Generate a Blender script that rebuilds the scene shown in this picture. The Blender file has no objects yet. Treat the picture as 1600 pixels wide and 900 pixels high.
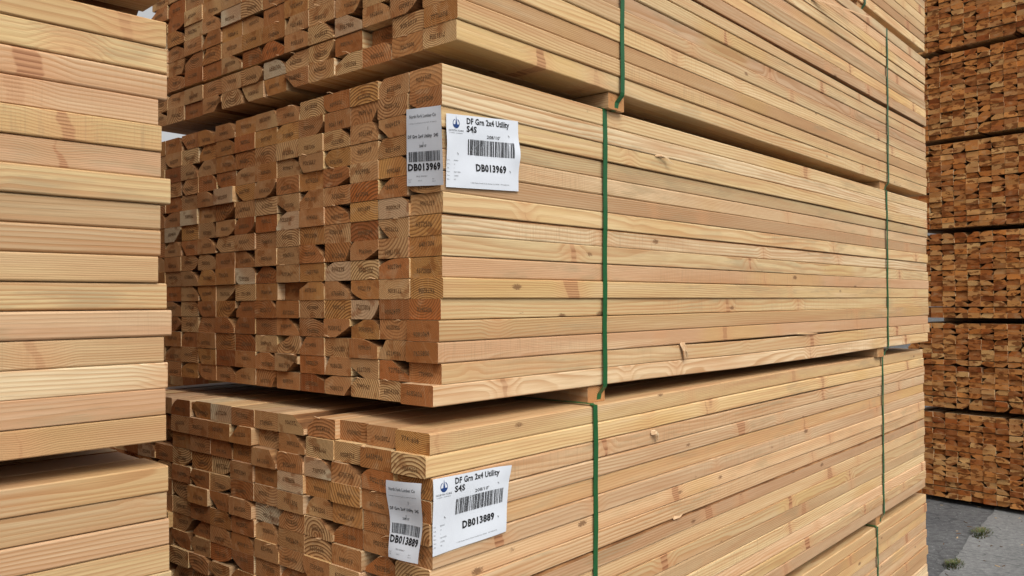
import bpy, math, random
from mathutils import Vector, Matrix, noise as mnoise
C = bpy.context.scene.collection
S = bpy.context.scene

# ------------------------------------------------------------------ camera
FPX, PITCH, ROLL = 1301.8, 0.0167, -0.0062
CAMH = 1.575
cam = bpy.data.cameras.new('camera'); camo = bpy.data.objects.new('camera', cam); C.objects.link(camo)
cam.sensor_width = 36.0; cam.lens = FPX / 1600 * 36; cam.clip_start = 0.02; cam.clip_end = 500
_r = Vector((1, 0, 0)); _u = Vector((0, -math.sin(PITCH), math.cos(PITCH))); _f = Vector((0, math.cos(PITCH), math.sin(PITCH)))
_c, _s = math.cos(ROLL), math.sin(ROLL)
R_ = _c * _r + _s * _u; U_ = -_s * _r + _c * _u
camo.matrix_world = Matrix(((R_.x, U_.x, -_f.x, 0), (R_.y, U_.y, -_f.y, 0), (R_.z, U_.z, -_f.z, CAMH), (0, 0, 0, 1)))
S.camera = camo
def project(p):
    v = Vector(p) - Vector((0, 0, CAMH)); z = v.dot(_f)
    if z < .05: return None
    return 800 + FPX * v.dot(R_) / z, 450 - FPX * v.dot(U_) / z, z

# ------------------------------------------------------------------ light
w = bpy.data.worlds.new('World'); S.world = w; w.use_nodes = True
nt = w.node_tree; nt.nodes.clear()
SUN_EL, SUN_AZ = math.radians(50), math.radians(154)      # azimuth clockwise from +y
sky = nt.nodes.new('ShaderNodeTexSky'); sky.sky_type = 'NISHITA'; sky.sun_disc = False
sky.sun_elevation = SUN_EL; sky.sun_rotation = SUN_AZ; sky.air_density = 1.0; sky.dust_density = 6.0; sky.ozone_density = 1.0
hs = nt.nodes.new('ShaderNodeHueSaturation'); hs.inputs['Saturation'].default_value = 0.05
bg = nt.nodes.new('ShaderNodeBackground'); bg.inputs['Strength'].default_value = 0.15
ow = nt.nodes.new('ShaderNodeOutputWorld')
nt.links.new(sky.outputs[0], hs.inputs['Color']); nt.links.new(hs.outputs[0], bg.inputs[0]); nt.links.new(bg.outputs[0], ow.inputs[0])
sl = bpy.data.lights.new('sun', 'SUN'); sl.energy = 1.25; sl.angle = math.radians(35); sl.color = (1, .94, .84)
so = bpy.data.objects.new('sun', sl); C.objects.link(so)
sd = Vector((math.sin(SUN_AZ) * math.cos(SUN_EL), math.cos(SUN_AZ) * math.cos(SUN_EL), math.sin(SUN_EL)))
so.rotation_euler = sd.to_track_quat('Z', 'Y').to_euler()
S.view_settings.view_transform = 'Standard'; S.view_settings.look = 'None'; S.view_settings.gamma = 1
S.view_settings.exposure = 0.16
S.render.engine = 'CYCLES'
S.cycles.max_bounces = 8; S.cycles.diffuse_bounces = 3

# ------------------------------------------------------------------ node helper
class NT:
    def __init__(s, name):
        s.m = bpy.data.materials.new(name); s.m.use_nodes = True; s.t = s.m.node_tree; s.t.nodes.clear()
    def n(s, typ, **kw):
        nd = s.t.nodes.new('ShaderNode' + typ)
        for k, v in kw.items():
            if k.startswith('_'):
                setattr(nd, k[1:], v)
            else:
                key = int(k[1:]) if k[0] == 'i' and k[1:].isdigit() else k
                s.put(nd.inputs[key], v)
        return nd
    def put(s, inp, v):
        if isinstance(v, bpy.types.NodeSocket): s.t.links.new(v, inp)
        elif isinstance(v, bpy.types.Node): s.t.links.new(v.outputs[0], inp)
        else: inp.default_value = v
    def m_(s, op, a, b=0.0, c=0.0, clamp=False):
        nd = s.n('Math', _operation=op, i0=a, i1=b, i2=c); nd.use_clamp = clamp; return nd.outputs[0]
    def mix(s, f, a, b, bt='MIX'):
        nd = s.t.nodes.new('ShaderNodeMix'); nd.data_type = 'RGBA'; nd.blend_type = bt
        s.put(nd.inputs[0], f); s.put(nd.inputs[6], a); s.put(nd.inputs[7], b); return nd.outputs[2]
    def ss(s, x, a, b, lo=0.0, hi=1.0):
        nd = s.t.nodes.new('ShaderNodeMapRange'); nd.interpolation_type = 'SMOOTHSTEP'
        s.put(nd.inputs[0], x); s.put(nd.inputs[1], a); s.put(nd.inputs[2], b); s.put(nd.inputs[3], lo); s.put(nd.inputs[4], hi); return nd.outputs[0]
    def attr(s, name):
        nd = s.t.nodes.new('ShaderNodeAttribute'); nd.attribute_name = name; return nd.outputs['Vector']
    def sep(s, v):
        nd = s.n('SeparateXYZ', i0=v); return nd.outputs[0], nd.outputs[1], nd.outputs[2]
    def comb(s, x, y, z): return s.n('CombineXYZ', i0=x, i1=y, i2=z).outputs[0]
    def noise(s, v, scale=1.0, detail=2.0, rough=.5):
        nd = s.t.nodes.new('ShaderNodeTexNoise'); s.put(nd.inputs['Vector'], v); nd.inputs['Scale'].default_value = scale
        nd.inputs['Detail'].default_value = detail; nd.inputs['Roughness'].default_value = rough; return nd.outputs[0]
    def ramp(s, f, stops):
        nd = s.t.nodes.new('ShaderNodeValToRGB'); s.put(nd.inputs[0], f); r = nd.color_ramp
        while len(r.elements) < len(stops): r.elements.new(.5)
        for e, (p, c) in zip(r.elements, stops): e.position = p; e.color = (*c, 1)
        return nd.outputs[0]
    def out(s, col, rough=.7, height=None, dist=.001, strength=1.0, spec=.3):
        b = s.t.nodes.new('ShaderNodeBsdfPrincipled'); s.put(b.inputs['Base Color'], col); s.put(b.inputs['Roughness'], rough)
        b.inputs['Specular IOR Level'].default_value = spec
        if height is not None:
            bp = s.t.nodes.new('ShaderNodeBump'); bp.inputs['Distance'].default_value = dist; bp.inputs['Strength'].default_value = strength
            s.put(bp.inputs['Height'], height); s.t.links.new(bp.outputs[0], b.inputs['Normal'])
        o = s.t.nodes.new('ShaderNodeOutputMaterial'); s.t.links.new(b.outputs[0], o.inputs[0]); return s.m

def rings(t, u, y, z, r3, knots=True, wob=1.0):
    """radius of the annual rings in metres from the pith, bent round knots"""
    lo = t.comb(t.m_('MULTIPLY', u, .7), t.m_('MULTIPLY', y, 6), t.m_('MULTIPLY', z, 6))
    nz = t.m_('MULTIPLY', t.m_('SUBTRACT', t.noise(lo, 1, 2), .5), .05 * wob)
    nz2 = t.m_('MULTIPLY', t.m_('SUBTRACT', t.noise(t.comb(t.m_('MULTIPLY', u, 5), t.m_('MULTIPLY', y, 30), t.m_('MULTIPLY', z, 30)), 1, 1), .5), .006 * wob)
    y2 = t.m_('ADD', y, nz)
    r = t.m_('SQRT', t.m_('ADD', t.m_('MULTIPLY', y2, y2), t.m_('MULTIPLY', z, z)))
    r = t.m_('ADD', r, nz2)
    km = ke = None
    if knots:
        v = t.t.nodes.new('ShaderNodeTexVoronoi'); v.feature = 'F1'; v.voronoi_dimensions = '3D'
        v.inputs['Scale'].default_value = 1.0
        t.put(v.inputs['Vector'], t.comb(t.m_('MULTIPLY', u, 2.6), t.m_('MULTIPLY', y, 2.6), t.m_('MULTIPLY', z, 1.6)))
        kd = v.outputs['Distance']
        kd = t.m_('ADD', kd, t.m_('MULTIPLY', t.m_('SUBTRACT', t.noise(t.comb(t.m_('MULTIPLY', u, 60), t.m_('MULTIPLY', y, 25), t.m_('MULTIPLY', z, 25)), 1, 2), .5), .03))
        km = t.ss(kd, .062, .035)
        ke = t.ss(kd, .17, .05)
        # spike knots: crosswise bands, one every metre or so, wedge shaped
        v1 = t.t.nodes.new('ShaderNodeTexVoronoi'); v1.feature = 'F1'; v1.voronoi_dimensions = '1D'; v1.inputs['Scale'].default_value = 1.0
        wob_ = t.noise(t.comb(t.m_('MULTIPLY', u, 18), t.m_('MULTIPLY', y, 30), t.m_('MULTIPLY', z, 45)), 1, 2)
        us = t.m_('ADD', t.m_('ADD', t.m_('MULTIPLY', u, 1.35), t.m_('MULTIPLY', z, .30)), t.m_('MULTIPLY', wob_, .030))
        t.put(v1.inputs['W'], us)
        rc = t.n('SeparateColor', i0=v1.outputs['Color']).outputs
        wd = t.m_('MULTIPLY_ADD', t.m_('MULTIPLY', rc[0], rc[0]), .020, t.m_('MULTIPLY', z, t.m_('MULTIPLY_ADD', rc[1], .5, -.25)))
        bd_ = t.m_('SUBTRACT', v1.outputs['Distance'], wd)
        on = t.m_('GREATER_THAN', rc[2], .35)
        bk = t.m_('MULTIPLY', t.ss(bd_, .007, .001), t.m_('MULTIPLY', on, t.m_('MULTIPLY_ADD', rc[0], .7, .25)))
        be = t.m_('MULTIPLY', t.ss(bd_, .075, .005), on)
        km = t.m_('MAXIMUM', km, bk); ke = t.m_('MAXIMUM', ke, t.m_('MULTIPLY', be, .7))
        r = t.m_('ADD', r, t.m_('MULTIPLY', ke, .009))
    return r, km, ke

def ring_profile(t, r, r3):
    sp = t.m_('MULTIPLY_ADD', r3, .0036, .0030)
    ph = t.m_('FRACT', t.m_('DIVIDE', r, sp))
    a = t.ss(ph, .25, .86); b = t.ss(ph, .90, 1.0, 1.0, 0.0)
    return t.m_('MULTIPLY', a, b)

PALE = [(0, (.54, .35, .165)), (.12, (.68, .51, .275)), (.25, (.55, .40, .21)), (.37, (.60, .36, .205)), (.5, (.73, .58, .36)), (.62, (.54, .40, .20)), (.74, (.64, .415, .24)), (.86, (.67, .495, .25)), (1, (.59, .365, .155))]
def mat_side():
    t = NT('sawn_fir_face'); u, y, z = t.sep(t.attr('wc')); r1, r2, r3 = t.sep(t.attr('rv'))
    r, km, ke = rings(t, u, y, z, r3)
    pr = ring_profile(t, r, r3)
    base = t.ramp(r1, PALE)
    heart = t.ss(t.m_('ADD', r, t.m_('MULTIPLY', r2, .12)), .13, .09)
    base = t.mix(t.m_('MULTIPLY', heart, .35), base, (.54, .29, .17, 1))
    # broad streaks along the board
    st = t.noise(t.comb(t.m_('MULTIPLY', u, 1.8), t.m_('MULTIPLY', y, 26), t.m_('MULTIPLY', z, 42)), 1, 3, .6)
    base = t.mix(t.ss(st, .44, .72, 0, .65), base, (.50, .26, .125, 1))
    base = t.mix(t.ss(st, .48, .22, 0, .5), base, (.76, .58, .36, 1))
    # green-grey mottling and yellow resin
    mo = t.noise(t.comb(t.m_('MULTIPLY', u, 4.5), t.m_('MULTIPLY', y, 15), t.m_('MULTIPLY', z, 30)), 1, 4, .65)
    gate = t.ss(t.noise(t.comb(t.m_('MULTIPLY', u, .9), r1, r2), 1, 1), .44, .58)
    base = t.mix(t.m_('MULTIPLY', t.ss(mo, .48, .66), t.m_('MULTIPLY', gate, .55)), base, (.36, .28, .16, 1))
    ge2 = t.ss(t.noise(t.comb(t.m_('MULTIPLY_ADD', u, 1.3, 31.0), r2, r1), 1, 1), .60, .68)
    base = t.mix(t.m_('MULTIPLY', ge2, .45), base, (.60, .38, .13, 1))
    # annual rings on the face
    amp = t.m_('MULTIPLY_ADD', t.noise(t.comb(t.m_('MULTIPLY', u, 1.3), t.m_('MULTIPLY', z, 20), r1), 1, 1), 1.3, -.12)
    base = t.mix(t.m_('MULTIPLY', pr, amp), base, (.42, .20, .075, 1))
    # fine fibre + planer chatter
    fi = t.noise(t.comb(t.m_('MULTIPLY', u, 14), t.m_('MULTIPLY', y, 420), t.m_('MULTIPLY', z, 420)), 1, 2)
    base = t.mix(t.ss(fi, .35, .75, 0, .28), base, (.45, .25, .11, 1))
    saw = t.noise(t.comb(t.m_('MULTIPLY', u, 260), t.m_('MULTIPLY', y, 8), t.m_('MULTIPLY', z, 14)), 1, 1)
    sg = t.ss(t.noise(t.comb(t.m_('MULTIPLY_ADD', u, .8, 11.0), r1, r3), 1, 1), .56, .64)
    base = t.mix(t.m_('MULTIPLY', t.ss(saw, .5, .75), t.m_('MULTIPLY', sg, .35)), base, (.36, .23, .12, 1))
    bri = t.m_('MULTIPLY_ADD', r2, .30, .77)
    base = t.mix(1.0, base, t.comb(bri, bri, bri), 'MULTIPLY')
    # knots
    base = t.mix(t.m_('MULTIPLY', ke, .45), base, (.52, .26, .12, 1))
    kc = t.mix(pr, (.44, .21, .10, 1), (.19, .065, .025, 1))
    base = t.mix(t.m_('MULTIPLY', km, .90), base, kc)
    # specks
    v = t.t.nodes.new('ShaderNodeTexVoronoi'); v.inputs['Scale'].default_value = 1
    t.put(v.inputs['Vector'], t.comb(t.m_('MULTIPLY', u, 9), t.m_('MULTIPLY', y, 22), t.m_('MULTIPLY', z, 22)))
    vc = t.n('SeparateColor', i0=v.outputs['Color']).outputs
    sd_ = t.m_('ADD', v.outputs['Distance'], t.m_('MULTIPLY', t.m_('SUBTRACT', t.noise(t.comb(t.m_('MULTIPLY', u, 300), t.m_('MULTIPLY', y, 300), t.m_('MULTIPLY', z, 500)), 1, 2), .5), .22))
    sr = t.m_('MULTIPLY', vc[0], .15)
    base = t.mix(t.m_('MULTIPLY', t.m_('GREATER_THAN', vc[1], .78), t.ss(t.m_('SUBTRACT', sd_, sr), .03, -.03, 0, .8)), base, (.15, .07, .03, 1))
    h = t.m_('ADD', t.m_('ADD', t.m_('MULTIPLY', pr, -.35), fi), t.m_('MULTIPLY', t.m_('MULTIPLY', saw, sg), 1.2))
    return t.out(base, .62, h, .0005, .7, .25)

def mat_end(nm='sawn_fir_end_grain', warm=False):
    t = NT(nm); u, y, z = t.sep(t.attr('wc')); r1, r2, r3 = t.sep(t.attr('rv'))
    r, km, ke = rings(t, u, y, z, r3, False, .5)
    pr = ring_profile(t, r, t.m_('MULTIPLY', t.m_('MULTIPLY', r3, r3), 1.4))
    if warm: base = t.ramp(r2, [(0, (.78, .31, .080)), (.2, (.44, .105, .018)), (.36, (.82, .38, .115)), (.50, (.20, .036, .006)), (.62, (.74, .255, .055)), (.85, (.86, .50, .19)), (1, (.34, .068, .012))])
    else: base = t.ramp(r2, [(0, (.50, .245, .090)), (.13, (.60, .36, .165)), (.26, (.38, .135, .042)), (.38, (.58, .29, .09)), (.50, (.28, .075, .020)), (.60, (.56, .30, .125)), (.72, (.44, .13, .032)), (.84, (.66, .43, .20)), (.95, (.62, .36, .15)), (.96, (.74, .60, .38)), (1, (.72, .60, .40))])
    heart = t.ss(t.m_('ADD', r, t.m_('MULTIPLY', r1, .10)), .115, .085)
    base = t.mix(t.m_('MULTIPLY', heart, .55), base, (.40, .15, .045, 1))
    pa = t.noise(t.comb(u, t.m_('MULTIPLY', y, 15 if warm else 24), t.m_('MULTIPLY', z, 34 if warm else 36)), 1, 2 if warm else 3, .5)
    base = t.mix(t.ss(pa, .54 if warm else .56, .58 if warm else .66, 0, .8 if warm else .6), base, (.16, .036, .006, 1) if warm else (.26, .08, .018, 1))
    base = t.mix(t.ss(pa, .44, .28, 0, .3), base, (.64, .44, .24, 1))
    base = t.mix(t.m_('MULTIPLY', pr, t.m_('MULTIPLY_ADD', r1, .65, .33)), base, (.15, .050, .012, 1))
    fz = t.noise(t.comb(u, t.m_('MULTIPLY', y, 350), t.m_('MULTIPLY', z, 350)), 1, 3, .6)
    base = t.mix(t.ss(fz, .4, .75, 0, .10 if warm else .24), base, (.20, .10, .045, 1))
    # saw scratches, slanting differently on each board
    an = t.m_('MULTIPLY_ADD', r3, 1.6, -.8)
    yy = t.m_('ADD', y, t.m_('MULTIPLY', z, an))
    sc = t.noise(t.comb(u, t.m_('MULTIPLY', yy, 500), t.m_('MULTIPLY', z, 12)), 1, 2)
    base = t.mix(t.ss(sc, .5, .8, 0, .08 if warm else .2), base, (.72, .50, .27, 1))
    h = t.m_('ADD', t.m_('MULTIPLY', pr, .5), t.m_('ADD', fz, sc))
    return t.out(base, .85, h, .0006, .8, .12)

def mat_wane():
    t = NT('wane_edge'); u, y, z = t.sep(t.attr('wc')); r1, r2, r3 = t.sep(t.attr('rv'))
    n1 = t.noise(t.comb(t.m_('MULTIPLY', u, 9), t.m_('MULTIPLY', y, 60), t.m_('MULTIPLY', z, 60)), 1, 4, .65)
    c = t.ramp(n1, [(.3, (.07, .03, .012)), (.5, (.20, .09, .035)), (.7, (.36, .19, .08))])
    return t.out(c, .85, n1, .002, .8, .15)

def mat_ink():
    t = NT('stamp_ink'); g = t.n('NewGeometry').outputs['Position']
    n1 = t.noise(g, 700, 2, .6)
    c = t.mix(t.ss(n1, .42, .62), (.07, .036, .018, 1), (.30, .16, .07, 1))
    return t.out(c, .8, spec=.1)

def mat_strap():
    t = NT('green_polyester_strap'); g = t.n('NewGeometry').outputs['Position']
    n1 = t.noise(g, 90, 3)
    tx = t.n('TexWave', Scale=520.0, i0=g) if False else None
    c = t.mix(n1, (.003, .062, .014, 1), (.007, .100, .024, 1))
    return t.out(c, .32, t.noise(g, 900, 1), .0002, .5, .5)

def mat_flat(name, col, rough=.6, sc=60, var=.08, spec=.3, bump=.0):
    t = NT(name); g = t.n('NewGeometry').outputs['Position']; n1 = t.noise(g, sc, 3)
    a = tuple(max(0, x * (1 - var)) for x in col) + (1,); b = tuple(min(1, x * (1 + var)) for x in col) + (1,)
    return t.out(t.mix(n1, a, b), rough, n1 if bump else None, bump or .001, .6, spec)

def mat_ground(name, stops, sc, rough=.95):
    t = NT(name); g = t.n('NewGeometry').outputs['Position']
    a = t.noise(g, sc, 6, .75); b = t.noise(g, 1.4, 4, .6); c = t.noise(g, 150, 2, .6)
    col = t.ramp(t.m_('ADD', t.m_('MULTIPLY', a, .55), t.m_('ADD', t.m_('MULTIPLY', b, .25), t.m_('MULTIPLY', c, .2))), stops)
    v = t.t.nodes.new('ShaderNodeTexVoronoi'); v.inputs['Scale'].default_value = 26; t.put(v.inputs['Vector'], g)
    col = t.mix(t.ss(v.outputs['Distance'], .16, .09, 0, .55), col, (.34, .34, .33, 1))
    crk = t.t.nodes.new('ShaderNodeTexVoronoi'); crk.feature = 'DISTANCE_TO_EDGE'; crk.inputs['Scale'].default_value = 1.1
    t.put(crk.inputs['Vector'], t.n('VectorMath', _operation='ADD', i0=g, i1=t.n('TexNoise', Scale=3.0, i0=g).outputs['Color']).outputs[0])
    col = t.mix(t.ss(crk.outputs['Distance'], .012, .003, 0, .45), col, (.03, .03, .03, 1))
    return t.out(col, rough, t.m_('ADD', a, c), .006, .9, .2)

M_SIDE, M_END, M_WANE, M_INK = mat_side(), mat_end(), mat_wane(), mat_ink()
M_STRAP = mat_strap()
M_PAPER = mat_flat('label_paper', (.60, .63, .68), .5, 40, .03)
M_BLACK = mat_flat('label_ink', (.012, .012, .014), .5)
M_GREY = mat_flat('label_grey_ink', (.10, .10, .11), .5)
M_BLUE = mat_flat('label_blue_ink', (.015, .045, .16), .5)
M_STAPLE = mat_flat('staple_steel', (.12, .12, .12), .35)
M_ASPH = mat_ground('old_asphalt', [(.32, (.035, .035, .036)), (.46, (.085, .085, .087)), (.60, (.15, .15, .148))], 22)
M_CONC = mat_ground('concrete_slab', [(.34, (.09, .09, .088)), (.48, (.17, .17, .167)), (.62, (.26, .26, .25))], 34)
M_WEED = mat_flat('weed_leaf', (.075, .095, .032), .7, 300, .35)
M_WEED2 = mat_flat('weed_stem', (.16, .12, .055), .7, 300, .35)
WOODM = [M_SIDE, M_END, M_WANE, M_INK]
M_ENDW = mat_end('resinous_fir_end_grain', True); WOODW = [M_SIDE, M_ENDW, M_WANE, M_INK]

# ------------------------------------------------------------------ tags and mesh helpers
def tag(o, label=None, cat=None, group=None, kind=None):
    if label: o['label'] = label
    if cat: o['category'] = cat
    if group: o['group'] = group
    if kind: o['kind'] = kind
    return o
def link(name, me, parent=None, loc=None):
    o = bpy.data.objects.new(name, me); C.objects.link(o)
    if parent is not None: o.parent = parent
    if loc is not None: o.location = loc
    return o
class Geo:
    def __init__(s): s.v = []; s.f = []; s.m = []; s.wc = []; s.rv = []; s.sm = []
    def mesh(s, name, mats):
        me = bpy.data.meshes.new(name); me.from_pydata(s.v, [], s.f)
        for m in mats: me.materials.append(m)
        me.polygons.foreach_set('material_index', s.m)
        if s.wc:
            for nm, arr in (('wc', s.wc), ('rv', s.rv)):
                a = me.attributes.new(nm, 'FLOAT_VECTOR', 'POINT'); a.data.foreach_set('vector', [c for t in arr for c in t])
        me.update(); return me
    def box(s, x0, x1, y0, y1, z0, z1, m=0):
        b = len(s.v); s.v += [(x0, y0, z0), (x1, y0, z0), (x1, y1, z0), (x0, y1, z0), (x0, y0, z1), (x1, y0, z1), (x1, y1, z1), (x0, y1, z1)]
        s.f += [(b, b+3, b+2, b+1), (b+4, b+5, b+6, b+7), (b, b+1, b+5, b+4), (b+2, b+3, b+7, b+6), (b+1, b+2, b+6, b+5), (b+3, b, b+4, b+7)]; s.m += [m] * 6

# glyph cache -------------------------------------------------------
_gl = {}
def glyph(txt, bold=0.0):
    """text as flat triangles in the xy plane, cap height about 0.7 units; returns verts, faces, width"""
    k = (txt, bold)
    if k in _gl: return _gl[k]
    cu = bpy.data.curves.new('t', 'FONT'); cu.body = txt; cu.size = 1.0; cu.resolution_u = 2; cu.offset = bold; cu.space_character = 1.0 + bold * 2
    ob = bpy.data.objects.new('t', cu); C.objects.link(ob)
    dg = bpy.context.evaluated_depsgraph_get(); me = bpy.data.meshes.new_from_object(ob.evaluated_get(dg))
    vs = [(v.co.x, v.co.y) for v in me.vertices]; fs = [tuple(p.vertices) for p in me.polygons]
    if me.polygons and sum(p.normal.z for p in me.polygons) < 0: fs = [tuple(reversed(f)) for f in fs]
    bpy.data.objects.remove(ob); bpy.data.curves.remove(cu); bpy.data.meshes.remove(me)
    wd = max([v[0] for v in vs] + [.01]); _gl[k] = (vs, fs, wd); return _gl[k]

# ------------------------------------------------------------------ one sawn board
BW, BH = .0900, .0390       # board section
PW, PH = .0904, .0397       # pitch in the stack
def corner(cy, cz, sy, sz, dy, dz, first, kq=.6):
    A = (cy + sy * dy, cz); B = (cy, cz + sz * dz)
    M = (kq * cy + (1 - kq) / 2 * (A[0] + B[0]), kq * cz + (1 - kq) / 2 * (A[1] + B[1]))
    P, Q = (A, B) if first == 'A' else (B, A)
    out = []
    for t in (0, .33, .67, 1):
        out.append(((1-t)**2 * P[0] + 2*t*(1-t) * M[0] + t*t * Q[0], (1-t)**2 * P[1] + 2*t*(1-t) * M[1] + t*t * Q[1]))
    return out
def add_board(g, rnd, L, ox=0, oy=0, oz=0, secs=None, wane=None, stamp=None, tone=None, warp=.0018, zf=None, sq=.0018):
    """wane: dict corner index (0..3) -> (dy, dz)"""
    base = len(g.v); secs = secs or [0, .12, .35, .7, 1.2, 1.8, 2.4, L]
    secs = [x for x in secs if x < L - .02] + [L]
    wane = wane or {}
    uo = rnd.uniform(0, 400); py = BW / 2 + rnd.gauss(0, .035); pz = BH / 2 + rnd.choice((-1, 1)) * rnd.uniform(.012, .085)
    rv = (rnd.random(), rnd.random(), rnd.random())
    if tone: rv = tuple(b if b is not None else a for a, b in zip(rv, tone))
    p1, p2, p3 = rnd.uniform(0, 6.3), rnd.uniform(0, 6.3), rnd.uniform(.8, 1.6)
    wf = rnd.uniform(.7, 1.6); wp = rnd.uniform(0, 1)
    cors = ((0, 0, 1, 1), (BW, 0, -1, 1), (BW, BH, -1, -1), (0, BH, 1, -1)); firsts = 'BABA'
    np_ = 16; kqs = [rnd.choice((-.1, .05, .15, .3, .5)) for _ in range(4)]
    for x in secs:
        dy = warp * math.sin(p3 * x + p1); dz = warp * .30 * math.sin(1.3 * p3 * x + p2) + (zf(x) if zf else 0)
        pts = []
        for ci, (cy, cz, sy, sz) in enumerate(cors):
            if ci in wane:
                k = .80 + .20 * math.cos(wf * x * 2 + wp)
                a, b = max(.002, wane[ci][0] * k), max(.002, wane[ci][1] * k)
            else: a = b = sq
            pts += corner(cy, cz, sy, sz, a, b, firsts[ci], kqs[ci] if ci in wane else .6)
        for (yy, zz) in pts:
            g.v.append((ox + x, oy + yy + dy, oz + zz + dz)); g.wc.append((x + uo, yy - py, zz - pz)); g.rv.append(rv)
    for s_ in range(len(secs) - 1):
        a = base + s_ * np_; b = a + np_
        for i in range(np_):
            j = (i + 1) % np_
            g.f.append((a + i, a + j, b + j, b + i)); ci = i // 4
            g.m.append(2 if (ci in wane and i % 4 != 3) else 0)
    g.f.append(tuple(base + i for i in reversed(range(np_)))); g.m.append(1)
    e = base + (len(secs) - 1) * np_
    g.f.append(tuple(e + i for i in range(np_))); g.m.append(1)
    if stamp:
        vs, fs, wd = glyph(stamp, .012); sz = .0125 * rnd.uniform(.92, 1.1); sx = sz * .98
        yc = BW / 2 + rnd.uniform(-.006, .006) + .0; zc = BH / 2 + rnd.uniform(-.007, .005); sl_ = rnd.uniform(-.06, .06)
        fl = -1 if rnd.random() < .5 else 1; b0 = len(g.v)
        for (gx, gy) in vs:
            a = (gx - wd / 2) * sx * fl; b = (gy - .35) * sz * fl
            yy = yc - a; zz = zc + b + a * sl_
            g.v.append((ox - .0006, oy + yy + warp * math.sin(p1), oz + zz)); g.wc.append((uo, yy - py, zz - pz)); g.rv.append(rv)
        for f in fs: g.f.append(tuple(b0 + i for i in f)); g.m.append(3)

def rand_wane(rnd, p):
    wn = {}
    if rnd.random() < p:
        wn[rnd.choice((2, 3, 2, 3, 0, 1))] = (rnd.uniform(.016, .055), rnd.uniform(.014, .037))
        if rnd.random() < .30:
            c = rnd.choice((2, 3)); wn[c] = (rnd.uniform(.01, .03), rnd.uniform(.008, .022))
    return wn

# ------------------------------------------------------------------ a strapped bundle of boards
YAW = 0.7283
CX, CY = -0.1297, 1.5333
dv = Vector((math.sin(YAW), math.cos(YAW), 0)); nv = Vector((-math.cos(YAW), math.sin(YAW), 0))
def MF(a, b): return Vector((CX, CY, 0)) + dv * a + nv * b

def strap_mesh(path, wd=.0158, th=.0009, a0=0.0, slant=None):
    """closed loop path of (y, z, dx) points; ribbon of width wd across x"""
    g = Geo(); n = len(path)
    for i, (y, z, dx) in enumerate(path):
        y0, z0, _ = path[i - 1]; y1, z1, _ = path[(i + 1) % n]
        t = Vector((y1 - y0, z1 - z0)).normalized(); nx, nz = t.y, -t.x
        for sx, k in ((-.5, 0), (.5, 0), (.5, 1), (-.5, 1)):
            g.v.append((a0 + dx + sx * wd, y + nx * th * k, z + nz * th * k))
    for i in range(n):
        a = i * 4; b = ((i + 1) % n) * 4
        for k in range(4):
            g.f.append((a + k, a + (k + 1) % 4, b + (k + 1) % 4, b + k)); g.m.append(0)
    return g.mesh('strap', [M_STRAP])

def add_strap(root, a, W, H, rnd, bearer_rec=.010, zb=-.0372):
    """loop round the bundle and its bearer; outward offset 1 mm"""
    o = .0034; P = []
    nz_ = 14
    for i in range(nz_ + 1):
        z = (H - .002) * (1 - i / nz_) + .003
        P.append((-o - .0007 * math.sin(i * 1.7 + a * 9) - .0008, z, .004 * math.sin(i * .22 + a * 3)))
    P.append((-o + .001, -.004, -.004)); P.append((bearer_rec - .002, -.020, -.010)); P.append((bearer_rec - .001, zb + .003, -.013)); P.append((bearer_rec + .004, zb - .0006, -.014))
    for k in range(1, 8): P.append((bearer_rec + (W - 2 * bearer_rec) * k / 8, zb - .0008, -.012))
    P.append((W - bearer_rec, zb, -.01)); P.append((W + o, .0, 0))
    for i in range(1, 8): P.append((W + o + .001, (H) * i / 8, 0))
    P.append((W + o, H - .004, 0)); P.append((W - .004, H + o, 0))
    for k in range(1, 8): P.append((W - W * k / 8, H + o + .0005, 0))
    P.append((.004, H + o, 0)); P.append((-o * .3, H - .0005 + .001, 0))
    s = link('strap', strap_mesh(P, a0=a), root); return s

def add_bearer(root, a0, a1, W, h=.0368, rec=.008, rnd=None, name='bearer'):
    g = Geo(); rnd = rnd or random.Random(5); b = 0
    # a 2x4 offcut laid flat: grain along y
    uo = rnd.uniform(0, 400); rv = (rnd.random(), .13, rnd.random()); py, pz = rnd.uniform(0, .08), rnd.uniform(-.05, -.02)
    e = .0018; prof = [(a0 + e, -.001 - h), (a1 - e, -.001 - h), (a1, -.001 - h + e), (a1, -.001 - e), (a1 - e, -.001), (a0 + e, -.001), (a0, -.001 - e), (a0, -.001 - h + e)]
    for y in (rec, W / 2, W - rec):
        for (x, z) in prof: g.v.append((x, y, z)); g.wc.append((y + uo, x - a0 - py, z - pz)); g.rv.append(rv)
    for s_ in range(2):
        for i in range(8):
            j = (i + 1) % 8; A = s_ * 8; B = A + 8; g.f.append((A + j, A + i, B + i, B + j)); g.m.append(0)
    g.f.append(tuple(range(8))); g.m.append(1); g.f.append(tuple(16 + i for i in reversed(range(8)))); g.m.append(1)
    return link(name, g.mesh(name, WOODM), root)

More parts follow.
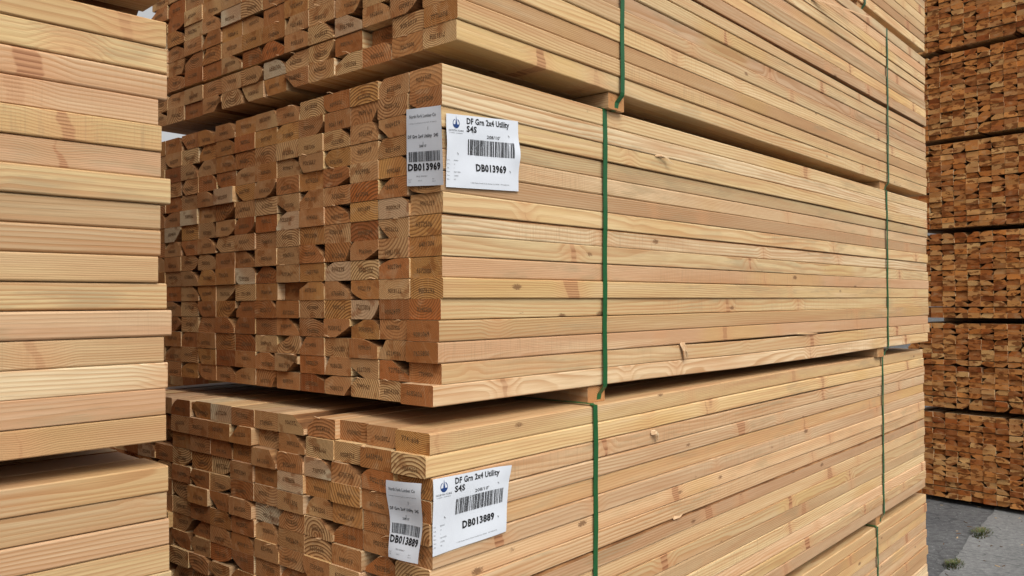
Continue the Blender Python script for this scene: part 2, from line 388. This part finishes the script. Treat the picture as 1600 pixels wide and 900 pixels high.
def bundle(label, group, loc, yaw, seed, L=3.06, NW=13, NH=16, stamps=False, parts=100, lift=None, jit=.0012, col0=None,
           toprow=None, mode='end', wane_p=.55, straps=(.50, 2.47), bearers=((.475, .545), (2.40, 2.475)), tones=None, cols_sag=.0, bh=.0368, frame_x0=0, recess=.012, mats=None, zf=None, owane={}, sidejit=.0022, pw=PW):
    rnd = random.Random(seed)
    root = bpy.data.objects.new('lumber_bundle', None); C.objects.link(root); root.location = loc; root.rotation_euler = (0, 0, math.pi / 2 - yaw)
    root.empty_display_size = .2
    mats = mats or WOODM
    tag(root, label, 'lumber bundle', group)
    th = math.pi / 2 - yaw; ex = Vector((math.cos(th), math.sin(th), 0)); ey = Vector((-math.sin(th), math.cos(th), 0))
    W = pw * NW; items = []
    for k in range(NW):
        for r in range(NH):
            lf = lift(r, k) if lift else 0
            dx = rnd.gauss(0, jit)
            q = rnd.random()
            if q < recess: dx += rnd.uniform(.012, .045)
            elif q < recess + .02 + recess * .3: dx -= rnd.uniform(.003, .008)
            dyj = rnd.uniform(-sidejit, sidejit) if k == 0 else 0
            if k == 0: dx = rnd.gauss(0, jit * .6)
            if k == 0 and col0 and r in col0: dx = col0[r]
            if r == NH - 1 and toprow and k in toprow: dx = toprow[k]
            org = (dx, k * pw + dyj, r * PH + lf)
            wp = Vector(loc) + ex * org[0] + ey * (org[1] + BW / 2) + Vector((0, 0, org[2] + BH / 2))
            wpe = wp + ex * (L if mode == 'far' else 0)
            pr = project(wpe); sc = 0
            if pr and frame_x0 - 5 < pr[0] < 1608 and -20 < pr[1] < 920: sc = 1 / pr[2]
            if k == 0: sc += 10
            elif mode in ('far', 'side') and r in (0, NH - 1): sc += 3 - k * .1
            items.append((sc, k, r, org))
    items.sort(key=lambda t: -t[0])
    rest = Geo(); nrest = 0; made = {}
    for i, (sc, k, r, org) in enumerate(items):
        vis = sc > 0
        near = i < parts and vis
        wn = rand_wane(rnd, wane_p if k else wane_p * .25)
        if k == 0: wn = {c: v for c, v in wn.items() if c in (1, 2)}
        if k == 0 and r in owane: wn = dict(wn); wn[3] = owane[r]
        zfx = (lambda x, r=r: zf(r, x)) if zf else None
        tone = tones.get((k, r)) if tones else None
        stmp = None
        if stamps and vis:
            stmp = str(rnd.choice((7, 7, 6, 6, 6))) + ''.join(rnd.choice('0123456789') for _ in range(3)) + rnd.choice(('006', '206', '306', '606', '806', '906'))
        Lb = L + rnd.gauss(0, .004) - org[0] * (0 if mode != 'far' else 0)
        if mode == 'far' and k == 0 and col0 and r in col0: Lb = L - org[0] + col0[r]; org = (org[0] * .0, org[1], org[2]); Lb = L + col0[r]
        sx = None if (k == 0 or near) else [0, .3, 1.2]
        if near:
            g = Geo(); add_board(g, rnd, Lb, secs=sx, wane=wn, stamp=stmp, tone=tone, zf=zfx, sq=rnd.uniform(.0016, .0034))
            made[(k, r)] = link('board', g.mesh('board', mats), root, org)
        else:
            add_board(rest, rnd, Lb, *org, secs=sx, wane=wn, stamp=stmp, tone=tone, zf=zfx); nrest += 1
    if nrest:
        o = link('boards', rest.mesh('boards', mats), root); o['kind'] = 'stuff'
    H = NH * PH + (lift(NH - 1, 0) if lift else 0)
    for a0, a1 in bearers: add_bearer(root, a0, a1, W, h=bh, rnd=rnd)
    for a in straps: add_strap(root, a, W, H, rnd, zb=-.001 - bh)
    return root, made, (W, H)

# ------------------------------------------------------------------ ground
def sheet(name, pts, z, mat, div=0):
    g = Geo(); g.v = [(x, y, z) for x, y in pts]; g.f = [tuple(range(len(pts)))]; g.m = [0]
    return tag(link(name, g.mesh(name, [mat])), kind='structure')
sheet('ground', [(-200, -200), (200, -200), (200, 200), (-200, 200)], 0, M_ASPH)
e0 = Vector((2.438, 4.785)); e1 = Vector((3.708, 6.397)); ed = (e1 - e0).normalized(); en = Vector((ed.y, -ed.x))
g = Geo(); rr = random.Random(3); edge = []
tt = -12.0
while tt < 60:
    p = e0 + ed * tt + en * (rr.gauss(0, .004) + .007 * math.sin(tt * 5)); edge.append((p.x, p.y)); tt += .06 if tt < 4 else 1.5
far = e0 + ed * 60 + en * 60; nr = e0 - ed * 12 + en * 60
pts = edge + [(far.x, far.y), (nr.x, nr.y)]
g.v = [(x, y, .006) for x, y in pts] + [(x, y, -.01) for x, y in pts]; n_ = len(pts)
g.f = [tuple(reversed(range(n_)))] + [(i, (i + 1) % n_, n_ + (i + 1) % n_, n_ + i) for i in range(n_)]; g.m = [0] * len(g.f)
tag(link('pavement', g.mesh('pavement', [M_CONC])), kind='structure')

# ------------------------------------------------------------------ the main stack
ZM = CAMH - .1916
def bump(x, a, b): return math.sin(math.pi * (x - a) / (b - a)) ** 2 if a < x < b else 0
GC = 'strapped bundles of the main lumber stack'
def at(a, b, z): p = MF(a, b); return (p.x, p.y, z)
m_col0 = {0: -.021, 1: .001, 2: -.009, 3: -.007, 4: .0, 5: .001, 6: .003, 7: .003, 8: .002, 9: .004, 10: 0, 11: .001, 12: .002, 13: .001, 14: .0, 15: .001}
mid, mid_b, (WM, HM) = bundle('middle bundle of the main stack, paper label ending in 969 wrapped on its corner', GC, at(0, 0, ZM), YAW, 11, L=3.055, stamps=True, col0=m_col0,
    straps=(.512, 2.482), bearers=((.458, .523), (2.385, 2.46)), zf=lambda r, x: (-.006 * bump(x, .55, 2.4) if r < 2 else 0) + (.0025 * bump(x, .3, 2.9) if r >= 9 else 0) + (.0015 * bump(x, 1., 3.1) if r >= 13 else 0), owane={12: (.006, .004), 8: (.005, .0035)}, frame_x0=255, tones={(6, 9): (.9, .72, .3), (5, 9): (0, .985, .3), (1, 9): (0, .97, .5), (2, 4): (0, .97, .8), (8, 11): (0, .97, .6), (3, 6): (.1, .97, .9), (0, 9): (.2, .84, .9), (0, 5): (.9, .38, .5), (1, 11): (.2, .38, .9), (2, 10): (.9, .72, .9)})
low, low_b, _ = bundle('lower bundle of the main stack, crooked paper label ending in 889 on its corner', GC, at(-.066, -.034, ZM - .038 - 16 * PH), YAW - .021, 23, L=3.15, stamps=True, jit=.0035, recess=.06,
    col0={15: .004, 14: -.006, 13: .008, 12: .004, 11: .002, 10: .006, 9: .003, 8: .008}, straps=(.500, 2.53), bearers=((.445, .515), (2.46, 2.53)), zf=lambda r, x: .0045 * bump(x, .6, 2.6) if r >= 14 else 0, owane={7: (.010, .007)}, frame_x0=225,
    toprow={1: .012, 2: .018, 3: .006}, tones={(1, 13): (0, .72, .3), (0, 14): (.9, .84, .9), (0, 15): (.9, .38, .3), (4, 12): (0, .97, .5)})
upp, upp_b, _ = bundle('upper bundle of the main stack, unlabelled, overhanging the labelled one', GC, at(.012, -.032, ZM + HM + .038), YAW - .0145, 37, L=3.09, stamps=True, jit=.0018, recess=.02,
    lift=lambda r, k: 0 if r < 2 else .001 + .008 * k / 12, straps=(.545, 2.515), bearers=((.500, .565), (2.44, 2.51)), zf=lambda r, x: .0035 * bump(x, .9, 3.2) if r >= 8 else 0, owane={7: (.022, .013), 12: (.01, .006)}, frame_x0=225, pw=.0912)
top, top_b, _ = bundle('topmost bundle of the main stack, only its bottom boards in view at the upper edge', GC, at(.04, -.008, ZM + 2 * (HM + .038) + .008), YAW - .009, 41, L=3.10,
    straps=(.60, 2.26), bearers=((.55, .62), (2.20, 2.27)), frame_x0=225)
bot, bot_b, _ = bundle('bottom bundle of the main stack, resting near the asphalt', GC, at(-.03, -.03, ZM - .076 - 32 * PH), YAW - .021, 53, L=3.14,
    straps=(.5, 2.41), bearers=((.48, .55), (2.34, 2.41)), frame_x0=225, bh=.03)

# ------------------------------------------------------------------ left stack (its far end faces the gap)
YL = math.radians(44.2)
dl = Vector((math.sin(YL), math.cos(YL), 0)); LC = Vector((-.5213, 1.26, 0))
GL = 'strapped bundles of the left lumber stack'
px = [260, 262, 262, 248, 252, 252, 266, 252, 251, 247, 262, 268, 257, 263, 259, 260]
lc0 = {15 - i: (x - 262) / 1043. for i, x in enumerate(px)}
LB = 3.05
def lat(z): p = LC - dl * LB; return (p.x, p.y, z)
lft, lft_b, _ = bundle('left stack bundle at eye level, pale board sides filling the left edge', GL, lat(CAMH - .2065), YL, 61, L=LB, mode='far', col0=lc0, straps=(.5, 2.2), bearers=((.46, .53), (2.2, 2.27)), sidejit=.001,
    tones={(0, r): (v, b, None) for r, v, b in zip(range(15, -1, -1), (.96, .86, .74, .74, .86, .74, .86, .62, .25, .86, .86, .74, .86, .50, .74, .96, .74), (.2, .4, .3, .3, .3, .3, .3, .05, .1, .2, .3, .2, .1, .5, .3, .1, .2))})  # low second values put the weaker light on this stack into the board colour
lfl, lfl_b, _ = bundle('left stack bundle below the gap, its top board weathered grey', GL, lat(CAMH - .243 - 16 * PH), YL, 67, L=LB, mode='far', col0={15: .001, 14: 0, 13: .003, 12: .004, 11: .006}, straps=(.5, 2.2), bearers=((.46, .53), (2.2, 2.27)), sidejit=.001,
    tones={(0, 15): (.25, .3, .2), (0, 14): (.62, .2, .9), (0, 13): (.74, .2, .3), (0, 12): (.86, .2, .2)})  # board colours dimmed here too, standing in for weaker light
lfu, lfu_b, _ = bundle('left stack bundle overhead, only its shaded underside in view', GL, lat(CAMH + .430 + .036), YL, 71, L=LB, mode='far', straps=(.5, 2.2), bearers=((.46, .53), (2.2, 2.27)))
lfb, _, _ = bundle('left stack bundle resting on the ground', GL, lat(CAMH - .243 - 32 * PH - .038), YL, 73, L=LB, mode='far', parts=0, straps=(.5, 2.2), bearers=((.46, .53), (2.2, 2.27)), bh=.024)

for i, lb in enumerate(('added light-blocking bundle of a second left row, low down past the left stack', 'added light-blocking bundle of a second left row, glimpsed through the low gap of the left stack', 'added light-blocking bundle of a second left row at eye level, hidden past the left stack')):  # mostly unseen second row, added to keep sky light out of the aisle
    p = LC - dl * (LB + .02) + Vector((-dl.y, dl.x, 0)) * 1.27
    bundle(lb, 'bundles added as a second row on the left to block sky light', (p.x, p.y, .036 + i * .682), YL, 81 + i, L=LB, mode='far', parts=0, straps=(), bearers=((.46, .53), (2.2, 2.27)), bh=.034)

# ------------------------------------------------------------------ rear stack at the right
e_ = Vector((.649, -.761, 0)).normalized(); YR = math.atan2(-e_.y, e_.x)   # away direction = (0.761, 0.649)
RO = Vector((3.933, 5.784, 0))
GR = 'end-on bundles of the rear lumber stack'
PITCHR = .695; rl = ['resting on its dunnage at the pavement edge', 'second from the ground', 'third from the ground, just below eye level', 'fourth from the ground', 'fifth from the ground', 'topmost, cut off by the top edge']
YRv = math.atan2(.761, .649)
for i in range(6):
    bundle('end-on bundle of the rear stack, ' + rl[i], GR, (RO.x, RO.y, .042 + i * PITCHR), YRv, 101 + i, L=3.05, NH=16, frame_x0=1415, jit=.004, wane_p=.6, mats=WOODW,
           lift=(lambda r, k, i=i: (.007 if r >= 2 else 0) + (.007 if r >= (13, 8, 14, 14, 14, 14)[i] else 0) + (.004 if r >= 9 else 0)), bh=.0405 if i else .040, straps=(.7, 2.4), bearers=((.66, .74), (2.36, 2.44)))

# ------------------------------------------------------------------ neighbour stack behind, seen through the gaps
GN = 'bundles standing behind the main stack'
for i, lb in enumerate(('low bundle behind the main stack at ground level', 'brown topped bundle glimpsed through the gap left of the main stack')):
    bundle(lb, GN, at(.35, 1.50, .036 + i * .64 + (.0 if i == 0 else .02)), YAW, 201 + i, parts=30 if i else 0, mode='end', straps=(), bearers=((.5, .57), (2.4, 2.47)), bh=.02 if i else .034, frame_x0=0)

# ------------------------------------------------------------------ paper labels
def quad_map(c, bulge, ax):
    """c: TL, TR, BR, BL in bundle coords (x,y,z); returns f(s,t,h)"""
    TL, TR, BR, BL = [Vector(p) for p in c]
    nrm = (TR - TL).cross(BL - TL).normalized() * -1
    if nrm.dot(Vector(ax)) < 0: nrm = -nrm
    def f(s, t, h=0):
        p = TL * (1-s)*(1-t) + TR * s*(1-t) + BR * s*t + BL * (1-s)*t
        return p + nrm * (bulge(s, t) + h)
    return f
def paper_label(root, c, bulge, ax, kind, code):
    f = quad_map(c, bulge, ax); g = Geo(); N = 18
    for j in range(N + 1):
        for i in range(N + 1): g.v.append(tuple(f(i / N, j / N)))
    for j in range(N):
        for i in range(N):
            a = j * (N + 1) + i; g.f.append((a, a + N + 1, a + N + 2, a + 1)); g.m.append(0)
    me = g.mesh('paper_label', [M_PAPER])
    lab = link('paper_label', me, root)
    for p in me.polygons: p.use_smooth = True
    W = (Vector(c[1]) - Vector(c[0])).length; H = (Vector(c[3]) - Vector(c[0])).length
    tx = None; bc = Geo(); em = Geo()
    def text(G, s, t, body, h, bold=0.0, width=None, m=0):
        G = Geo()
        """baseline-left at s,t ; h cap height in label-height units"""
        vs, fs, wd = glyph(body, bold); ky = h / .70; kx = (width / wd) if width else ky * H / W
        b0 = len(G.v)
        for x, y in vs: G.v.append(tuple(f(s + x * kx, t - y * ky, .0005)))
        for q in fs: G.f.append(tuple(b0 + i for i in q)); G.m.append(m)
        link('printed_text', G.mesh('printed_text', [M_BLACK, M_GREY]), lab)
    def bars(s0, s1, t0, t1, seed):
        r = random.Random(seed); x = s0; tot = s1 - s0; u = tot / 150; 
        while x < s1:
            bw = u * r.choice((1, 1, 2, 2, 3, 3)); K = 6; b0 = len(bc.v)
            for k in range(K + 1):
                t = t0 + (t1 - t0) * k / K
                bc.v.append(tuple(f(x, t, .0005))); bc.v.append(tuple(f(min(x + bw, s1), t, .0005)))
            for k in range(K): a = b0 + 2*k; bc.f.append((a, a+2, a+3, a+1)); bc.m.append(0)
            x += bw + u * r.choice((1, 1, 1, 2, 2, 3))
    if kind == 'main':
        text(tx, .26, .115, 'DF Grn 2x4 Utility', .080, .032, .60)
        text(tx, .26, .225, 'S4S', .080, .032, .135)
        text(tx, .535, .295, "208/10'", .044, .010, .19)
        bars(.285, .925, .325, .54, hash_(code))
        text(tx, .385, .755, code, .095, .045, .43)
        text(tx, .31, .93, '1 N0 Maple Creek Road, Korbel Ca, 95550   707 668-4196', .015, 0, .545, 1)
        for k, (a, b) in enumerate((('PKG:', 'SPONLY'), ('Item:', '10'), ('Qty:', '1'), ('Date:', 'Aug 12 2016'), ('Time:', '12:57:02'), ('Shift:', '1ST'))):
            text(tx, .01, .64 + .052 * k, a, .016, 0, None, 1); text(tx, .095, .64 + .052 * k, b, .017, .004, None, 1)
        text(tx, .025, .235, 'NORTH FORK', .026, .0, .20, 1); text(tx, .035, .262, 'LUMBER  COMPANY', .011, 0, .175, 1)
        # emblem: ring, blue lower disc, spire
        cx_, cy_, rx, ry = .125, .125, .044, .044 * W / H
        K = 28
        for k in range(K):
            a0, a1 = 2*math.pi*k/K, 2*math.pi*(k+1)/K
            if math.sin((a0+a1)/2) < -.93: continue
            b0 = len(em.v)
            for a, q in ((a0, 1), (a1, 1), (a1, .84), (a0, .84)): em.v.append(tuple(f(cx_ + rx*q*math.cos(a), cy_ + ry*q*math.sin(a), .0005)))
            em.f.append((b0, b0+3, b0+2, b0+1)); em.m.append(0)
        b0 = len(em.v); n = 14
        for k in range(n + 1):
            a = math.pi * k / n; em.v.append(tuple(f(cx_ + rx*.80*math.cos(a), cy_ + .012 + ry*.72*math.sin(a), .0006)))
        em.f.append(tuple(b0 + k for k in range(n + 1))[::-1]); em.m.append(0)
        b0 = len(em.v)
        for ds, dt in ((0, -.105), (.006, -.04), (.013, .012), (-.013, .012), (-.006, -.04)): em.v.append(tuple(f(cx_ + ds, cy_ + dt, .0007)))
        em.f.append((b0+4, b0+3, b0+2, b0+1, b0)); em.m.append(0)
    else:
        text(tx, .09, .125, 'North Fork Lumber Co', .042, .006, .76)
        text(tx, .07, .20, '1 N0 Maple Creek Road, Korbel Ca, 95550  707 668-4196', .012, 0, .80, 1)
        text(tx, .04, .385, 'DF Grn 2x4 Utility  S4S', .042, .018, .86)
        text(tx, .36, .505, "208/10'", .030, .006, .20)
        bars(.06, .93, .56, .69, hash_(code) + 7)
        text(tx, .03, .80, code, .085, .045, .90)
        text(tx, .25, .885, 'PKG: SPONLY', .017, .0, .30, 1)
        for s_, t_, b_ in ((.04, .925, 'Aug 12'), (.04, .955, '12:57'), (.30, .94, "Shift 1ST"), (.68, .92, 'Qty: 1'), (.68, .95, 'Item 10')): text(tx, s_, t_, b_, .014, 0, None, 1)
    link('barcode', bc.mesh('barcode', [M_BLACK]), lab)
    if em.v: link('emblem', em.mesh('emblem', [M_BLUE]), lab)
    # staples
    st = Geo(); r = random.Random(hash_(code) + len(kind))
    spots = [(.47, .44), (.62, .25)] if kind != 'main' else [(.84, .22), (.46, .66), (.14, .52), (.86, .72), (.33, .21)]
    for (s_, t_) in spots:
        a = r.uniform(1.2, 1.9); ds, dt = .010 * math.cos(a), .045 * math.sin(a) * (1 if kind != 'main' else .6)
        if kind == 'main': ds += .012
        b0 = len(st.v)
        for s2, t2, h in ((s_, t_, .0006), (s_ + .008 * (1 if kind=='main' else 1.6), t_, .0006), (s_ + ds + .008, t_ + dt, .0012), (s_ + ds, t_ + dt, .0012)): st.v.append(tuple(f(s2, t2, h)))
        st.f.append((b0, b0 + 3, b0 + 2, b0 + 1)); st.m.append(0)
    link('staple', st.mesh('staple', [M_STAPLE]), lab)
    return lab
def hash_(s): return sum(ord(c) * (i + 3) for i, c in enumerate(s))
# (x,y,z) in the bundle's own frame: x along the boards, y across (negative is outwards), z up
paper_label(mid, [(.010, -.0028, .542), (.212, -.0028, .559), (.212, -.0028, .416), (.009, -.0028, .405)],
            lambda s, t: .0012 + .0060 * math.exp(-((s - 1.0) / .16) ** 2) * math.exp(-((t - .48) / .17) ** 2) + .0025 * math.exp(-((s - .0) / .10) ** 2) * math.exp(-((t - .45) / .22) ** 2)
            + .0012 * math.sin(t * 9) * math.sin(s * 3.2) + .0006 * math.sin(s * 55 + t * 6) * max(0, 1 - abs(t - .42) * 4), (0, -1, 0), 'main', 'DB013969')
paper_label(mid, [(-.004, .090, .561), (-.004, -.009, .553), (-.004, -.015, .406), (-.004, .089, .414)],
            lambda s, t: .001 + .0015 * math.sin(t * 5 + .4) * math.sin(s * 3.1) + .003 * (s ** 4), (-1, 0, 0), 'end', 'DB013969')
def lowframe(a, b, z):
    p = MF(a, b) - MF(-.066, -.034); th = math.pi / 2 - (YAW - .021)
    return (p.x * math.cos(th) + p.y * math.sin(th), -p.x * math.sin(th) + p.y * math.cos(th), z + .038 + 16 * PH)
def loc_low(l, y=None, x=None):
    out = []
    for q in l:
        v = list(lowframe(*q))
        if y is not None: v[1] = y
        if x is not None: v[0] = x
        out.append(tuple(v))
    return out
paper_label(low, loc_low([(-.060, -.034, -.118), (.144, -.034, -.123), (.132, -.034, -.249), (-.063, -.034, -.252)], y=-.004),
            lambda s, t: .0015 + .012 * max(0, s - .8) ** 1 * max(0, .25 - t) * 12 + .0012 * math.sin(s * 6 + t * 3) + .001 * math.sin(t * 8), (0, -1, 0), 'main', 'DB013889')
paper_label(low, loc_low([(-.082, .055, -.127), (-.082, -.038, -.121), (-.082, -.029, -.261), (-.082, .048, -.263)], x=-.016),
            lambda s, t: .0035 * math.sin(t * 7.2 + .8) + .004 * math.sin(s * 3.14) * math.sin(t * 5 + 2) + .001, (-1, 0, 0), 'end', 'DB013889')

# ------------------------------------------------------------------ splinters hanging from boards
def splinter(parent, pts, r0, r1):
    g = Geo(); n = len(pts); rnd = random.Random(n + int(abs(pts[0][0]) * 1000)); rv = (.52, .3, .4)
    for i, p in enumerate(pts):
        t = i / (n - 1); r = r0 + (r1 - r0) * t
        for k in range(5):
            a = k * 1.257 + rnd.uniform(-.2, .2); g.v.append((p[0] + r * math.cos(a), p[1] + r * .45 * math.sin(a), p[2] + r * math.sin(a + .5))); g.wc.append((p[0], r * math.cos(a) + .01, .03)); g.rv.append(rv)
    for i in range(n - 1):
        for k in range(5): a = i * 5 + k; b = i * 5 + (k + 1) % 5; g.f.append((a, b, b + 5, a + 5)); g.m.append(0)
    g.f.append((4, 3, 2, 1, 0)); g.m.append(0); g.f.append(tuple((n-1)*5 + k for k in range(5))); g.m.append(0)
    return link('splinter', g.mesh('splinter', WOODM), parent)
bd = mid_b[(0, 13)]
splinter(bd, [(.735, -.001, .040), (.757, -.007, .042), (.775, -.010, .037), (.785, -.013, .028), (.798, -.014, .024)], .0035, .0012)
splinter(bd, [(.745, -.001, .039), (.765, -.006, .038), (.780, -.011, .038)], .0026, .0016)
bd = mid_b[(0, 1)]
splinter(bd, [(.850, -.003, .040), (.856, -.007, .026), (.861, -.006, .008), (.866, -.005, .002)], .0065, .0045)
splinter(bd, [(.862, -.003, .040), (.872, -.007, .022), (.876, -.006, .006)], .005, .003)
bd = low_b[(0, 13)]
splinter(bd, [(.735, -.002, .030), (.742, -.008, .031), (.752, -.008, .024), (.752, -.006, .012)], .006, .003)
bd = low_b[(0, 8)]
splinter(bd, [(.84, -.001, .001), (.855, -.009, .003), (.870, -.010, .008)], .004, .001)
bd = upp_b[(0, 14)]
splinter(bd, [(1.70, -.002, -.014), (1.83, -.026, -.009), (1.96, -.053, -.006), (2.08, -.078, -.004)], .0055, .004)
for (row, x, bb) in ((4, 2.57, mid_b),):
    splinter(bb[(0, row - 2)], [(1.60, -.002, .004), (1.68, -.006, .0), (1.76, -.003, -.001)], .004, .001)
rnd = random.Random(9)
for bb in (mid_b, low_b, upp_b):        # frayed slivers on the sawn ends
    ks = [k for k in bb if 1 <= k[0] <= 6]
    for k in rnd.sample(ks, 14):
        y, z = rnd.uniform(.01, .08), rnd.choice((.038, .001)); a = rnd.uniform(-.5, .5); l = rnd.uniform(.008, .022)
        splinter(bb[k], [(.001, y, z), (-.003 - rnd.random() * .004, y + l * .5 * math.cos(a), z + l * .35 * math.sin(a) + .002), (-.004 - rnd.random() * .006, y + l * math.cos(a), z + l * .7 * math.sin(a))], .0009, .0003)

# ------------------------------------------------------------------ weeds in the joint
def weed(x, y, s, seed, label):
    r = random.Random(seed); root = bpy.data.objects.new('weed', None); C.objects.link(root); root.location = (x, y, .004); root.rotation_euler = (0, 0, math.atan2(ed.y, ed.x))
    tag(root, label, 'weed', 'weeds in the pavement joint')
    g = Geo(); h = Geo()
    for i in range(330):
        a = r.uniform(0, 6.283); q = r.random() ** .8; bx, by = q * .13 * s * math.cos(a), q * .055 * s * math.sin(a)
        hh = r.uniform(.006, .036) * s * (1.15 - q * .6); lean = r.uniform(.3, 1.2) * hh; wv = r.uniform(.0015, .004); aa = a + r.uniform(-.8, .8)
        G = g if r.random() < .72 else h; b = len(G.v)
        for t in (0, .5, 1):
            cx_ = bx + lean * t * t * math.cos(aa); cy_ = by + lean * t * t * math.sin(aa); cz_ = hh * (t - .25 * t * t)
            wd = wv * (1 - .75 * t); G.v += [(cx_ - wd * math.sin(aa), cy_ + wd * math.cos(aa), cz_), (cx_ + wd * math.sin(aa), cy_ - wd * math.cos(aa), cz_)]
        G.f += [(b, b+1, b+3, b+2), (b+2, b+3, b+5, b+4)]; G.m += [0, 0]
    link('foliage', g.mesh('foliage', [M_WEED]), root); link('stem', h.mesh('stem', [M_WEED2]), root)
weed(3.13, 5.60, 1.15, 1, 'larger weed clump further back in the joint between asphalt and concrete')
weed(2.60, 4.95, .95, 2, 'smaller weed clump nearer the front in the joint beside the lumber stack')

# ------------------------------------------------------------------ bark and wood chips on the yard
r = random.Random(77); g = Geo()
for i in range(420):
    t_ = r.uniform(-3, 5); q = r.gauss(0, .55); p = e0 + ed * t_ + en * q; z = .0065 if q > 0 else .0005; a = r.uniform(0, 3.14); l, wd = r.uniform(.004, .022), r.uniform(.002, .006)
    c, s_ = math.cos(a), math.sin(a); b = len(g.v)
    for (u, v, h) in ((-l, -wd, 0), (l, -wd * .4, 0), (l * .8, wd, 0), (-l * .9, wd * .7, 0), (-l * .7, -wd * .5, .003), (l * .8, -wd * .2, .004), (l * .6, wd * .6, .004), (-l * .6, wd * .5, .003)):
        g.v.append((p.x + u * c - v * s_, p.y + u * s_ + v * c, z + h))
    g.f += [(b+4, b+5, b+6, b+7), (b, b+1, b+5, b+4), (b+1, b+2, b+6, b+5), (b+2, b+3, b+7, b+6), (b+3, b, b+4, b+7)]; g.m += [0 if i % 3 else 1] * 5
tag(link('wood_chips', g.mesh('wood_chips', [mat_flat('bark_chip', (.10, .055, .03), .9, 200, .4), mat_flat('pale_chip', (.42, .30, .17), .8, 200, .3)])), 'small bark flakes and pale wood chips scattered over the asphalt and concrete', 'wood chips', kind='stuff')
